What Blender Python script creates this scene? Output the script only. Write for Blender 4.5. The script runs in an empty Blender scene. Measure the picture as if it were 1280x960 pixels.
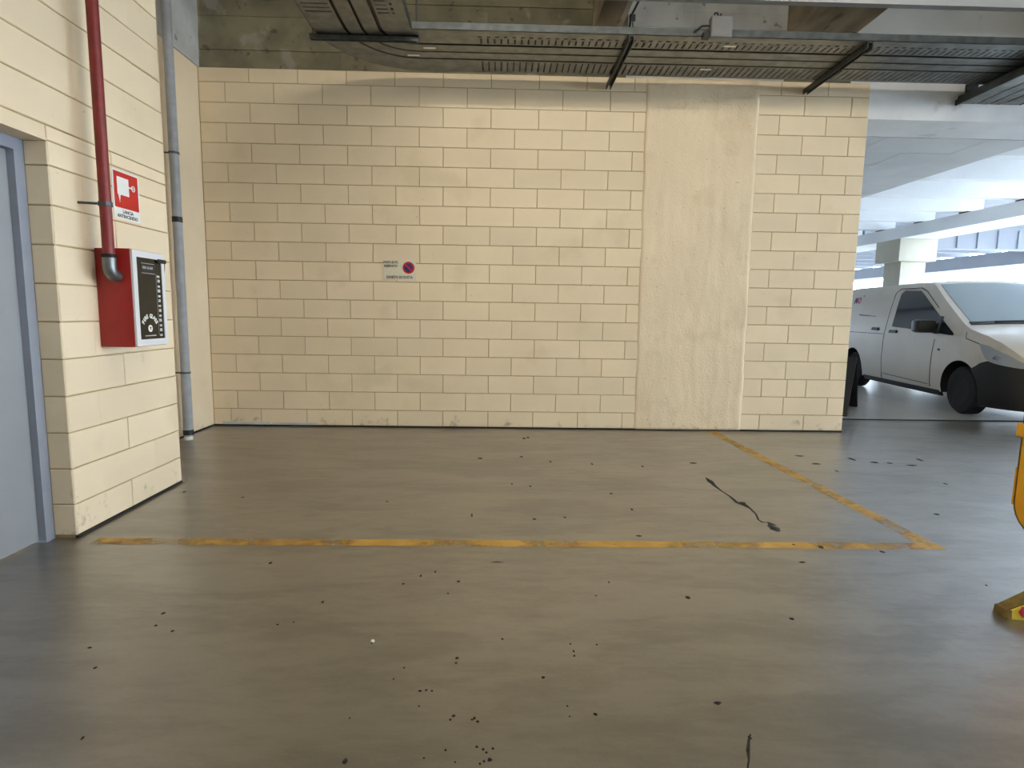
import bpy, bmesh, math, random
from mathutils import Vector, Matrix, noise

random.seed(7)
SC = bpy.context.scene
COL = SC.collection
PI = math.pi

# ------------------------------------------------------------------ camera
F_PX, CAM = 723.66, Vector((3.1367, -6.3584, 1.2732))
YAW, PITCH, ROLL = 0.0231, -0.1207, 0.0155
cd = bpy.data.cameras.new('camera')
cd.sensor_fit = 'HORIZONTAL'
cd.sensor_width = 36.0
cd.lens = F_PX * 36.0 / 1280.0
cd.clip_start, cd.clip_end = 0.05, 300
cam = bpy.data.objects.new('camera', cd)
COL.objects.link(cam)
fw = Vector((math.sin(YAW) * math.cos(PITCH), math.cos(YAW) * math.cos(PITCH), math.sin(PITCH)))
rt = Vector((math.cos(YAW), -math.sin(YAW), 0))
up = rt.cross(fw)
r2 = rt * math.cos(ROLL) + up * math.sin(ROLL)
u2 = up * math.cos(ROLL) - rt * math.sin(ROLL)
cam.matrix_world = Matrix(((r2.x, u2.x, -fw.x, CAM.x), (r2.y, u2.y, -fw.y, CAM.y),
                           (r2.z, u2.z, -fw.z, CAM.z), (0, 0, 0, 1)))
SC.camera = cam

# ------------------------------------------------------------------ world, exposure
W = bpy.data.worlds.new('sky')
SC.world = W
W.use_nodes = True
wb = W.node_tree.nodes['Background']
wb.inputs[0].default_value = (0.72, 0.85, 1.0, 1)
wb.inputs[1].default_value = 16.5
SC.view_settings.view_transform = 'Standard'
SC.view_settings.look = 'None'
SC.view_settings.gamma = 1
SC.view_settings.use_curve_mapping = False
SC.view_settings.exposure = 0.15
TUBE = 250.0             # emission of the fluorescent tubes

# ------------------------------------------------------------------ materials
def lin(c):
    return tuple(((v / 255) / 12.92 if v / 255 <= 0.04045 else ((v / 255 + 0.055) / 1.055) ** 2.4) for v in c)

def mat(name, rgb, rough=0.6, metal=0.0, var=0.0, vscale=6.0, bump=0.0, bscale=80.0, spec=0.5, coat=0.0, rvar=0.0,
        spots=None, random_v=0.0, stretch=None, emit=None):
    """Principled with colour noise, bump, optional spots = [(colour, scale, threshold, softness, amount)]."""
    m = bpy.data.materials.new(name)
    m.use_nodes = True
    nt = m.node_tree
    N, L = nt.nodes, nt.links
    b = N['Principled BSDF']
    c = lin(rgb)
    b.inputs['Base Color'].default_value = (*c, 1)
    b.inputs['Roughness'].default_value = rough
    b.inputs['Metallic'].default_value = metal
    b.inputs['Specular IOR Level'].default_value = spec
    b.inputs['Coat Weight'].default_value = coat
    if emit:
        b.inputs['Emission Color'].default_value = (*lin(emit[0]), 1)
        b.inputs['Emission Strength'].default_value = emit[1]
    geo = N.new('ShaderNodeNewGeometry')
    pos = geo.outputs['Position']
    if stretch:
        vm = N.new('ShaderNodeVectorMath'); vm.operation = 'MULTIPLY'
        vm.inputs[1].default_value = stretch
        L.new(pos, vm.inputs[0]); pos = vm.outputs[0]
    def tex(scale, detail=4, off=0):
        t = N.new('ShaderNodeTexNoise'); t.inputs['Scale'].default_value = scale; t.inputs['Detail'].default_value = detail
        if off:
            a = N.new('ShaderNodeVectorMath'); a.inputs[1].default_value = (off, off * 1.7, off * .3)
            L.new(pos, a.inputs[0]); L.new(a.outputs[0], t.inputs['Vector'])
        else:
            L.new(pos, t.inputs['Vector'])
        return t.outputs['Fac']
    def rng(v, a, b_, c0, c1):
        r = N.new('ShaderNodeMapRange'); r.inputs[1].default_value = a; r.inputs[2].default_value = b_
        r.inputs[3].default_value = c0; r.inputs[4].default_value = c1; r.interpolation_type = 'SMOOTHSTEP'
        L.new(v, r.inputs[0]); return r.outputs[0]
    col = None
    if var or random_v:
        hs = N.new('ShaderNodeHueSaturation'); hs.inputs['Color'].default_value = (*c, 1)
        v = rng(tex(vscale, 6), 0.3, 0.7, 1 - var, 1 + var)
        if random_v:
            oi = N.new('ShaderNodeObjectInfo')
            q = rng(oi.outputs['Random'], 0, 1, 1 - random_v, 1 + random_v)
            mu = N.new('ShaderNodeMath'); mu.operation = 'MULTIPLY'; L.new(v, mu.inputs[0]); L.new(q, mu.inputs[1]); v = mu.outputs[0]
        L.new(v, hs.inputs['Value']); col = hs.outputs[0]
    for k, (sc_, s, th, soft, amt) in enumerate(spots or []):
        mx = N.new('ShaderNodeMix'); mx.data_type = 'RGBA'
        L.new(rng(tex(s, 5, 3.1 * (k + 1)), th, th + soft, 0, amt), mx.inputs[0])
        if col: L.new(col, mx.inputs[6])
        else: mx.inputs[6].default_value = (*c, 1)
        mx.inputs[7].default_value = (*lin(sc_), 1)
        col = mx.outputs[2]
    if col: L.new(col, b.inputs['Base Color'])
    if rvar:
        L.new(rng(tex(vscale * 1.3, 2, 9.0), 0.3, 0.7, rough - rvar, rough + rvar), b.inputs['Roughness'])
    if bump:
        bp = N.new('ShaderNodeBump'); bp.inputs['Strength'].default_value = bump; bp.inputs['Distance'].default_value = 0.01
        L.new(tex(bscale, 5, 5.0), bp.inputs['Height']); L.new(bp.outputs[0], b.inputs['Normal'])
    return m

CREAM = (229, 210, 177)
M = {}
def wall_paint(name, rgb, **k):
    """cream wall paint: block-to-block tint, chips, and dirty scuffs that hug the lowest courses in patches"""
    m = mat(name, rgb, rough=0.62, var=0.035, vscale=1.6, bump=k.pop('bump', 0.12), bscale=k.pop('bscale', 120), **k)
    nt = m.node_tree; N, L = nt.nodes, nt.links
    b = N['Principled BSDF']
    src = b.inputs['Base Color'].links[0].from_socket
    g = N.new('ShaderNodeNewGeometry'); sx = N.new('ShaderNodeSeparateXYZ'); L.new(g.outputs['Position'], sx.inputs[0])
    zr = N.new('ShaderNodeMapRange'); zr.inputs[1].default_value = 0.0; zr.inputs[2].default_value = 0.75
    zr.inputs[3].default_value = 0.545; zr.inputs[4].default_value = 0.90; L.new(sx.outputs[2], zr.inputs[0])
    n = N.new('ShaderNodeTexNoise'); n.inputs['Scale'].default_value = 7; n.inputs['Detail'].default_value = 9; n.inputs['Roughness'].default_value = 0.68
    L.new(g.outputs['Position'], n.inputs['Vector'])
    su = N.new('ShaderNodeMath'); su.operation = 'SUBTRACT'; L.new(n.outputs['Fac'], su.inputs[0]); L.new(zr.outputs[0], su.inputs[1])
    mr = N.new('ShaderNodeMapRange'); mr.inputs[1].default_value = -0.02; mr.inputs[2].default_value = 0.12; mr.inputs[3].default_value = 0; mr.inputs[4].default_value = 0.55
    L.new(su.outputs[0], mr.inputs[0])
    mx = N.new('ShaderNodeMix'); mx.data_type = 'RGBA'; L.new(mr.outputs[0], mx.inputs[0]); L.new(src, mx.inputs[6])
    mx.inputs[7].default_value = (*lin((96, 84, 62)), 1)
    L.new(mx.outputs[2], b.inputs['Base Color'])
    return m

CHIPS = [((120, 104, 74), 34, 0.735, 0.02, 0.7), ((204, 186, 148), 2.3, 0.56, 0.16, 0.3)]
M['block'] = wall_paint('cream_block_paint', CREAM, random_v=0.03, spots=CHIPS)
M['joint'] = mat('dusty_cream_joint', (176, 153, 110), rough=0.9, var=0.06, bump=0.2)
M['pillar'] = wall_paint('cream_rough_plaster', (228, 208, 175), bump=0.5, bscale=45,
                         spots=[((150, 128, 90), 26, 0.70, 0.03, 0.6), ((206, 186, 148), 3, 0.56, 0.14, 0.35)])
M['plaster'] = wall_paint('cream_smooth_plaster', (227, 207, 174), spots=CHIPS)
M['concrete'] = mat('raw_concrete', (128, 121, 98), rough=0.9, var=0.22, vscale=3.0, bump=0.5, bscale=25,
                    spots=[((70, 62, 48), 9, 0.62, 0.08, 0.6), ((170, 166, 156), 4, 0.6, 0.1, 0.5)], random_v=0.10)
M['concrete_grey'] = mat('grey_concrete', (196, 196, 194), rough=0.9, var=0.15, vscale=3.0, bump=0.4, bscale=25,
                    spots=[((90, 88, 84), 11, 0.66, 0.05, 0.6)], random_v=0.05)
M['rib'] = mat('stained_concrete', (172, 158, 136), rough=0.9, var=0.25, vscale=5.0, bump=0.5, bscale=25, stretch=(1.0, 0.35, 1.0),
               spots=[((84, 70, 50), 7, 0.6, 0.08, 0.6)])
M['white_concrete'] = mat('whitewashed_concrete', (226, 227, 227), rough=0.8, var=0.06, vscale=2.0, bump=0.2, bscale=30,
                          spots=[((160, 158, 150), 3, 0.62, 0.1, 0.4)])
M['soffit'] = mat('painted_soffit', (208, 209, 209), rough=0.8, var=0.05, vscale=1.5, bump=0.1, random_v=0.02)
M['soffit_joint'] = mat('soffit_joint', (95, 95, 96), rough=0.9)
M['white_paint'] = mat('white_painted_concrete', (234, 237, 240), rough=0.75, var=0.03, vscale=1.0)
M['far_paint'] = mat('dimmed_white_paint', (150, 155, 164), rough=0.75, var=0.05, vscale=1.0)  # white paint toned down in colour to offset glare in the far bays
M['column'] = mat('cream_white_column', (184, 180, 164), rough=0.7, var=0.03)
M['galv'] = mat('galvanised_steel', (124, 126, 124), rough=0.42, metal=0.85, var=0.14, vscale=9, bump=0.05, bscale=200, rvar=0.08)
M['galv_dark'] = mat('dull_steel', (88, 92, 92), rough=0.5, metal=0.8, var=0.2, vscale=12)
M['black'] = mat('black_plastic', (24, 24, 25), rough=0.5, var=0.1)
M['rubber'] = mat('black_rubber', (13, 13, 14), rough=0.8, var=0.2, vscale=20)
M['redpaint'] = mat('red_enamel', (150, 26, 22), rough=0.42, var=0.08, vscale=14, bump=0.03, spots=[((210, 120, 90), 16, 0.735, 0.02, 0.6)])
M['redpipe'] = mat('dark_red_pipe_paint', (122, 34, 29), rough=0.5, var=0.18, vscale=18, bump=0.1, bscale=90, spots=[((196, 160, 130), 22, 0.72, 0.02, 0.8)])
M['signred'] = mat('sign_red', (190, 30, 22), rough=0.4)
M['white'] = mat('sign_white', (226, 226, 220), rough=0.45)
M['ivory'] = mat('sign_ivory', (220, 212, 190), rough=0.5, var=0.03, vscale=20)
M['ink'] = mat('sign_ink', (72, 66, 58), rough=0.6)
M['greyink'] = mat('pale_grey_print', (170, 170, 166), rough=0.5)
M['signblue'] = mat('sign_blue', (34, 40, 110), rough=0.4)
M['blue_ink'] = mat('dark_navy_print', (60, 70, 110), rough=0.5)
M['frame_white'] = mat('white_powder_coat', (214, 214, 214), rough=0.4)
M['blackglass'] = mat('dark_cabinet_pane', (22, 22, 18), rough=0.12, spec=0.5)
M['greypipe'] = mat('grey_pvc', (150, 152, 154), rough=0.5, var=0.08, vscale=14)
M['boxgrey'] = mat('grey_box_plastic', (112, 112, 112), rough=0.5, var=0.05, vscale=20)
M['doorpaint'] = mat('pale_blue_grey_door', (148, 150, 152), rough=0.5, var=0.04, vscale=3, spots=[((130, 134, 142), 5, 0.66, 0.04, 0.35)], bump=0.02, bscale=300)
M['framepaint'] = mat('blue_grey_frame', (140, 145, 156), rough=0.45, var=0.05)
M['handle_red'] = mat('dull_red_handle', (150, 62, 40), rough=0.5)
M['yellow'] = mat('yellow_plastic', (232, 168, 30), rough=0.45, var=0.08, vscale=9)
M['lemon'] = mat('lemon_foot', (226, 206, 70), rough=0.45, var=0.08, vscale=14)
M['olive'] = mat('dark_olive_plastic', (110, 92, 40), rough=0.7, var=0.3, vscale=22)
M['magenta'] = mat('red_reflector', (176, 26, 60), rough=0.25)
M['vanpaint'] = mat('white_van_paint', (202, 193, 179), rough=0.32, coat=0.6, var=0.03, vscale=2, spots=[((170, 162, 146), 2.2, 0.58, 0.15, 0.35)])
M['vanglass'] = mat('dark_side_glass', (34, 44, 52), rough=0.08, spec=0.6)
M['windshield'] = mat('windscreen_glass', (140, 156, 166), rough=0.05, spec=0.8)
M['seam'] = mat('seam_shadow_gap', (70, 70, 70), rough=0.9)
M['lamp_lens'] = mat('headlight_lens', (160, 166, 170), rough=0.08, spec=0.8)
M['chrome'] = mat('chrome', (200, 200, 204), rough=0.15, metal=1.0)
M['logo_pink'] = mat('logo_crimson', (190, 30, 80), rough=0.5)
M['logo_navy'] = mat('logo_violet', (70, 36, 96), rough=0.5)
M['near_black'] = mat('matte_near_black', (30, 28, 25), rough=0.85, var=0.3, vscale=30)
M['tube'] = mat('lit_fluorescent_tube', (255, 250, 238), rough=0.5, emit=((255, 248, 232), TUBE))

def floor_mat():
    m = mat('polished_grey_concrete', (88, 80, 64), rough=0.36, var=0.08, vscale=0.9, rvar=0.03, bump=0.16, bscale=14, spec=0.5,
            spots=[((58, 51, 39), 1.1, 0.42, 0.3, 0.6), ((112, 105, 90), 2.1, 0.50, 0.3, 0.45),
                   ((48, 42, 34), 38, 0.76, 0.02, 0.7), ((64, 57, 45), 8, 0.52, 0.25, 0.5), ((118, 112, 100), 90, 0.5, 0.2, 0.15)])
    nt = m.node_tree; N, L = nt.nodes, nt.links
    b = N['Principled BSDF']
    src = b.inputs['Base Color'].links[0].from_socket
    b.inputs['Coat Weight'].default_value = 1.0; b.inputs['Coat IOR'].default_value = 2.9; b.inputs['Coat Roughness'].default_value = 0.34
    # long trowel sweeps
    g = N.new('ShaderNodeNewGeometry')
    vm = N.new('ShaderNodeVectorMath'); vm.operation = 'MULTIPLY'; vm.inputs[1].default_value = (0.45, 1.5, 1)
    L.new(g.outputs['Position'], vm.inputs[0])
    n = N.new('ShaderNodeTexNoise'); n.inputs['Scale'].default_value = 2.6; n.inputs['Detail'].default_value = 8; n.inputs['Distortion'].default_value = 0.8
    L.new(vm.outputs[0], n.inputs['Vector'])
    mr = N.new('ShaderNodeMapRange'); mr.inputs[1].default_value = 0.47; mr.inputs[2].default_value = 0.72; mr.inputs[3].default_value = 0; mr.inputs[4].default_value = 0.55
    L.new(n.outputs['Fac'], mr.inputs[0])
    mx = N.new('ShaderNodeMix'); mx.data_type = 'RGBA'; L.new(mr.outputs[0], mx.inputs[0]); L.new(src, mx.inputs[6])
    mx.inputs[7].default_value = (*lin((60, 53, 41)), 1)
    L.new(mx.outputs[2], b.inputs['Base Color'])
    # worn sealer: the gloss coat is thinner along the sweeps and in small scuffed patches
    n2 = N.new('ShaderNodeTexNoise'); n2.inputs['Scale'].default_value = 11; n2.inputs['Detail'].default_value = 8; n2.inputs['Roughness'].default_value = 0.7
    L.new(vm.outputs[0], n2.inputs['Vector'])
    av = N.new('ShaderNodeMath'); av.operation = 'ADD'; L.new(n.outputs['Fac'], av.inputs[0]); L.new(n2.outputs['Fac'], av.inputs[1])
    cw = N.new('ShaderNodeMapRange'); cw.inputs[1].default_value = 0.82; cw.inputs[2].default_value = 1.22; cw.inputs[3].default_value = 1.0; cw.inputs[4].default_value = 0.76; cw.interpolation_type = 'SMOOTHSTEP'
    L.new(av.outputs[0], cw.inputs[0]); L.new(cw.outputs[0], b.inputs['Coat Weight'])
    L.new(b.inputs['Normal'].links[0].from_socket, b.inputs['Coat Normal'])
    return m
M['floor'] = floor_mat()

def line_mat():
    m = mat('worn_yellow_paint', (184, 144, 62), rough=0.5, var=0.14, vscale=7, spots=[((150, 110, 56), 5, 0.55, 0.1, 0.7)])
    nt = m.node_tree; N, L = nt.nodes, nt.links
    b = N['Principled BSDF']; out = N['Material Output']
    g = N.new('ShaderNodeNewGeometry')
    n = N.new('ShaderNodeTexNoise'); n.inputs['Scale'].default_value = 3.2; n.inputs['Detail'].default_value = 10; n.inputs['Roughness'].default_value = 0.72
    L.new(g.outputs['Position'], n.inputs['Vector'])
    mr = N.new('ShaderNodeMapRange'); mr.inputs[1].default_value = 0.47; mr.inputs[2].default_value = 0.60; mr.inputs[3].default_value = 0.05; mr.inputs[4].default_value = 0.75
    L.new(n.outputs['Fac'], mr.inputs[0])
    tr = N.new('ShaderNodeBsdfTransparent'); ms = N.new('ShaderNodeMixShader')
    L.new(mr.outputs[0], ms.inputs[0]); L.new(b.outputs[0], ms.inputs[1]); L.new(tr.outputs[0], ms.inputs[2]); L.new(ms.outputs[0], out.inputs['Surface'])
    return m
M['line'] = line_mat()

# ------------------------------------------------------------------ mesh helpers
class MB:
    def __init__(s): s.v, s.f = [], []
    def add(s, vs, fs):
        o = len(s.v); s.v += [tuple(p) for p in vs]; s.f += [tuple(i + o for i in f) for f in fs]; return s
    def box(s, x0, x1, y0, y1, z0, z1):
        return s.add([(x0, y0, z0), (x1, y0, z0), (x1, y1, z0), (x0, y1, z0), (x0, y0, z1), (x1, y0, z1), (x1, y1, z1), (x0, y1, z1)],
                     [(0, 3, 2, 1), (4, 5, 6, 7), (0, 1, 5, 4), (1, 2, 6, 5), (2, 3, 7, 6), (3, 0, 4, 7)])
    def prism(s, poly, d):
        """poly: 3-D points of one flat cap, d: extrusion vector"""
        n = len(poly); d = Vector(d); a = [Vector(p) for p in poly]; b = [p + d for p in a]
        return s.add(a + b, [tuple(range(n))[::-1], tuple(range(n, 2 * n))] + [(i, (i + 1) % n, n + (i + 1) % n, n + i) for i in range(n)])
    def tube(s, path, r, n=12, cap=True):
        P = [Vector(p) for p in path]; rs = r if isinstance(r, (list, tuple)) else [r] * len(P)
        rings, prev = [], None
        for i, p in enumerate(P):
            t = (P[min(i + 1, len(P) - 1)] - P[max(i - 1, 0)]).normalized()
            if prev is None:
                a = t.orthogonal().normalized()
            else:
                a = (prev - t * prev.dot(t)).normalized()
            prev = a; b = t.cross(a)
            rings.append([p + (a * math.cos(2 * PI * k / n) + b * math.sin(2 * PI * k / n)) * rs[i] for k in range(n)])
        vs = [q for g in rings for q in g]
        fs = [(i * n + k, i * n + (k + 1) % n, (i + 1) * n + (k + 1) % n, (i + 1) * n + k) for i in range(len(P) - 1) for k in range(n)]
        if cap: fs += [tuple(range(n))[::-1], tuple((len(P) - 1) * n + k for k in range(n))]
        return s.add(vs, fs)
    def build(s, name, m, parent=None, bevel=0.0, smooth=False, sharp=35, local=False):
        me = bpy.data.meshes.new(name)
        off = Vector((0, 0, 0))
        if parent is not None and not local:
            q = parent
            while q: off = off + q.location; q = q.parent
        me.from_pydata([Vector(p) - off for p in s.v], [], s.f)
        bm = bmesh.new(); bm.from_mesh(me)
        bmesh.ops.recalc_face_normals(bm, faces=bm.faces)
        if bevel:
            bmesh.ops.bevel(bm, geom=[e for e in bm.edges if e.calc_face_angle(0) > 0.5], offset=bevel, segments=2, profile=0.6, affect='EDGES', clamp_overlap=True)
        bm.to_mesh(me); bm.free()
        if smooth or bevel:
            me.polygons.foreach_set('use_smooth', [True] * len(me.polygons)); me.set_sharp_from_angle(angle=math.radians(sharp))
        me.materials.append(m)
        o = bpy.data.objects.new(name, me); COL.objects.link(o)
        if parent is not None: o.parent = parent
        return o

def tag(o, label=None, cat=None, group=None, kind=None):
    if label: o['label'] = label
    if cat: o['category'] = cat
    if group: o['group'] = group
    if kind: o['kind'] = kind
    return o

def thing(name, label, cat, loc=(0, 0, 0), rz=0.0, group=None):
    o = bpy.data.objects.new(name, None); COL.objects.link(o)
    o.empty_display_size = 0.1
    o.location = loc; o.rotation_euler = (0, 0, rz)
    return tag(o, label, cat, group)

def struct(name, mb, m, label=None, cat=None, parent=None, **k):
    o = mb.build(name, m, parent, **k)
    o['kind'] = 'structure'
    return tag(o, label, cat)

def text_mesh(txt, size, m, name, parent, origin, xdir, ydir, align='CENTER', bold=0.0, depth=0.0008, sx=1.0, local=False):
    """flat printed lettering as a mesh: origin is the middle of the baseline, in world space (or parent space for the van)"""
    cu = bpy.data.curves.new(name, 'FONT'); cu.body = txt; cu.size = size; cu.align_x = align; cu.offset = bold; cu.resolution_u = 2; cu.extrude = depth
    t = bpy.data.objects.new(name, cu); COL.objects.link(t)
    bpy.context.view_layer.update()
    me = bpy.data.meshes.new_from_object(t.evaluated_get(bpy.context.evaluated_depsgraph_get()))
    bpy.data.objects.remove(t); bpy.data.curves.remove(cu)
    X, Y = Vector(xdir).normalized() * sx, Vector(ydir).normalized(); Z = Vector(xdir).normalized().cross(Y)
    O = Vector(origin)
    if not local:
        q = parent
        while q: O = O - q.location; q = q.parent
    me.transform(Matrix(((X.x, Y.x, Z.x, O.x), (X.y, Y.y, Z.y, O.y), (X.z, Y.z, Z.z, O.z), (0, 0, 0, 1))))
    me.materials.clear(); me.materials.append(m); me.name = name
    o = bpy.data.objects.new(name, me); COL.objects.link(o); o.parent = parent
    return o

# ------------------------------------------------------------------ large structure
HC, Z1, ZTOP = 0.2005, 0.1904, 3.742
WB, XL, YL, YD = 7.0229, 0.81, -2.1534, -3.2195

struct('floor', MB().box(-3, 60, -16, 60, -0.2, 0), M['floor'], 'smooth grey concrete garage floor with dark stains', 'floor')
struct('ceiling', MB().box(-3, 9.48, -16, 31, 4.5, 4.75), M['concrete'], 'raw concrete slab overhead above the ribs', 'ceiling')

struct('floor_driveway', MB().box(6.66, 14.6, 0.86, 31, -0.05, 0.003), mat('pale_bounce_driveway', (168, 167, 163), rough=0.36, var=0.10, vscale=1.2, stretch=(1, 0.4, 1), spots=[((120, 117, 112), 1.6, 0.5, 0.2, 0.6)]), 'concrete driveway beyond the floor joint, made paler to bounce light up', 'floor')  # floor lightened here so it throws light onto the ceiling and van
struct('floor_outside', MB().box(14.6, 60, -16, 60, -0.05, 0.004), mat('pale_bounce_ground', (196, 195, 191), rough=0.8, var=0.08, vscale=1.0), 'pale outdoor ground added to bounce daylight under the bays', 'floor')  # added pale ground, reflects daylight up under the decks

def course_bounds():
    b = [(0.014, Z1)]
    for i in range(17): b.append((Z1 + HC * i, Z1 + HC * (i + 1)))
    b.append((Z1 + HC * 17, ZTOP))
    return b
COURSES = course_bounds()

block_cache = {}
def block_mesh(w, h, axis):
    """a block seen from its face; recessed edges; axis 'y': face looks to -Y, 'x': face looks to +X; origin mid-face"""
    key = (round(w, 3), round(h, 3), axis)
    if key in block_cache: return block_cache[key]
    a, c, e, q = w / 2, h / 2, 0.0035, 0.003
    prof = [(a, c, 0.03), (a, c, q), (a - e, c - e, 0)]
    vs = []
    for (u, v, d) in prof:
        for (su, sv) in ((-1, -1), (1, -1), (1, 1), (-1, 1)):
            vs.append((su * u, d, sv * v) if axis == 'y' else (-d, su * u, sv * v))
    fs = [(8, 9, 10, 11)]
    for k in range(2):
        for i in range(4):
            j = (i + 1) % 4
            fs.append((k * 4 + i, k * 4 + j, (k + 1) * 4 + j, (k + 1) * 4 + i))
    if axis == 'x': pass
    me = bpy.data.meshes.new('concrete_block'); me.from_pydata(vs, [], fs)
    bm = bmesh.new(); bm.from_mesh(me); bmesh.ops.recalc_face_normals(bm, faces=bm.faces)
    bm.faces.ensure_lookup_table()
    n = bm.faces[0].normal
    if (axis == 'y' and n.y > 0) or (axis == 'x' and n.x < 0): bmesh.ops.reverse_faces(bm, faces=bm.faces)
    bm.to_mesh(me); bm.free()
    me.materials.append(M['block']); block_cache[key] = me
    return me

def lay(parent, axis, plane, u0, u1, joints, z0, z1, J=0.0036):
    cuts = [u0] + [j for j in joints if u0 + 0.05 < j < u1 - 0.03] + [u1]
    for a, b in zip(cuts[:-1], cuts[1:]):
        me = block_mesh(b - a - 2 * J, z1 - z0 - 2 * J, axis)
        o = bpy.data.objects.new('concrete_block', me)
        pr = random.uniform(-0.0012, 0.0012)
        mid = ((a + b) / 2, (z0 + z1) / 2)
        o.location = (mid[0], plane + pr, mid[1]) if axis == 'y' else (plane + pr, mid[0], mid[1])
        t = random.uniform(-0.0016, 0.0016)
        o.rotation_euler = (t * .4, t, 0) if axis == 'y' else (t, t * .4, 0)
        COL.objects.link(o); o.parent = parent

# back wall: joint-coloured core with painted blocks laid into its face
wall_back = struct('wall_back', MB().box(0.0, WB - 0.004, 0.007, 0.25, 0, ZTOP - 0.002), M['joint'],
                   'cream painted block wall across the back of the parking bay', 'wall')
for i, (z0, z1) in enumerate(COURSES):
    ph = 0.27 if i % 2 else 0.52
    js = [ph + 0.5 * k for k in range(12)]
    if i == 0: js = [0.19] + js
    lay(wall_back, 'y', 0.0, 0.004, 4.70, js, z0, z1)
    pr = 6.33 if i % 2 else 6.072
    js = [pr + 0.502 * k for k in range(3)]
    if i == 2: js = [6.072, 6.36, 6.575]
    lay(wall_back, 'y', 0.0, 5.80, WB, js, z0, z1)

def pillar():
    nx, nz = 46, 150
    vs, fs = [], []
    for j in range(nz + 1):
        z = 0.012 + (ZTOP - 0.014) * j / nz
        xl = 4.650 - 0.016 * z / 3.7 + 0.012 * noise.noise((0, z * 3.1, 1)) + 0.006 * noise.noise((0, z * 17, 2))
        xr = 5.872 - 0.022 * z / 3.7 + 0.012 * noise.noise((5, z * 2.7, 1)) + 0.008 * noise.noise((5, z * 14, 2))
        for i in range(nx + 1):
            t = i / nx; x = xl + (xr - xl) * t
            e = min(1, min(i, nx - i) / 1.0)
            y = -0.004 - 0.005 * noise.noise((x * 5, 0, z * 1.1)) - 0.004 * noise.noise((x * 22, 3, z * 5)) - 0.006 * max(0, noise.noise((x * 13, 7, z * 0.7)))
            vs.append((x, y - 0.003 if e else 0.006, z))
    for j in range(nz):
        for i in range(nx):
            a = j * (nx + 1) + i; fs.append((a, a + 1, a + nx + 2, a + nx + 1))
    o = MB().add(vs, fs).build('concrete_pillar', M['pillar'], wall_back, smooth=True, sharp=60)
    for p in o.data.polygons:
        pass
    # thickness to the wall core
    md = o.modifiers.new('solid', 'SOLIDIFY'); md.thickness = 0.006; md.offset = 1 if o.data.polygons[nx * 40 + 20].normal.y > 0 else -1
    o['label'] = 'smooth rough-plastered pillar strip without block joints'
pillar()
MB().box(0.0, WB, -0.0035, 0.01, 0, 0.016).build('dark_foot_strip', M['near_black'], wall_back)  # thin near-black strip along the wall foot, repeated on the other walls
MB().box(0.10, 0.62, -0.006, 0.01, 0.017, 0.046).build('bare_concrete_patch', M['concrete_grey'], wall_back)
MB().box(0.64, 1.14, -0.005, 0.01, 0.017, 0.040).build('bare_concrete_patch', M['concrete_grey'], wall_back)

# left wall: the pier that carries the door, its lintel, and the run of wall past the door
DY0, DY1, DZ = -4.20, YD, 2.119          # door opening
core = MB()
core.box(-0.25, XL - 0.007, DY1 + 0.006, YL, 0, 4.5)
core.box(0.35, XL - 0.007, DY0, DY1 + 0.006, DZ + 0.004, 4.5)
core.box(-0.25, XL - 0.007, -16, DY0, 0, 4.5)
wall_left = struct('wall_left', core, M['joint'], 'cream painted block wall with a metal door on the left', 'wall')
pz = list(COURSES[:-1]) + [(Z1 + HC * i, Z1 + HC * (i + 1)) for i in range(17, 22)]
for i, (z0, z1) in enumerate(pz):
    z1 = min(z1, 4.5)
    js = [-2.475 - 0.5 * k for k in range(10)] if i % 2 else [-2.722 - 0.5 * k for k in range(10)]
    if z0 > DZ + 0.01:
        lay(wall_left, 'x', XL, -5.2, YL, js, z0, z1)
    elif z1 > DZ + 0.01:
        lay(wall_left, 'x', XL, DY1, YL, js, z0, DZ)
        lay(wall_left, 'x', XL, DY1, YL, js, DZ, z1)
        lay(wall_left, 'x', XL, -5.2, DY1, js, DZ, z1)
    else:
        lay(wall_left, 'x', XL, DY1, YL, js, z0, z1)
        lay(wall_left, 'x', XL, -5.2, DY0, js, z0, z1)
    if z0 < DZ - 0.01:                      # end faces of the blocks in the door reveal
        zz = min(z1, DZ)
        me = block_mesh(0.118, zz - z0 - 0.007, 'y')
        o = bpy.data.objects.new('concrete_block', me); o.location = (0.7475, YD, (z0 + zz) / 2); COL.objects.link(o); o.parent = wall_left
MB().box(XL - 0.01, XL + 0.004, DY1, YL, 0, 0.014).build('dark_foot_strip', M['near_black'], wall_left)
MB().box(0.36, XL - 0.001, DY0, DY1 - 0.001, DZ - 0.003, DZ + 0.01).build('lintel_soffit', M['plaster'], wall_left)

# recessed side wall between pier and back wall
struct('wall_recess', MB().box(-0.3, 0.0, YL + 0.001, 0.25, 0, 3.742), M['plaster'], 'cream plastered side wall in the recess behind the pier', 'wall')
MB().box(-0.02, 0.004, YL + 0.002, -0.004, 0, 0.016).build('dark_foot_strip', M['near_black'], bpy.data.objects['wall_recess'])
struct('wall_recess_top', MB().box(-0.3, 0.012, YL + 0.001, 0.02, 3.745, 4.5), M['concrete_grey'], 'bare grey concrete above the recessed side wall', 'wall')

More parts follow.
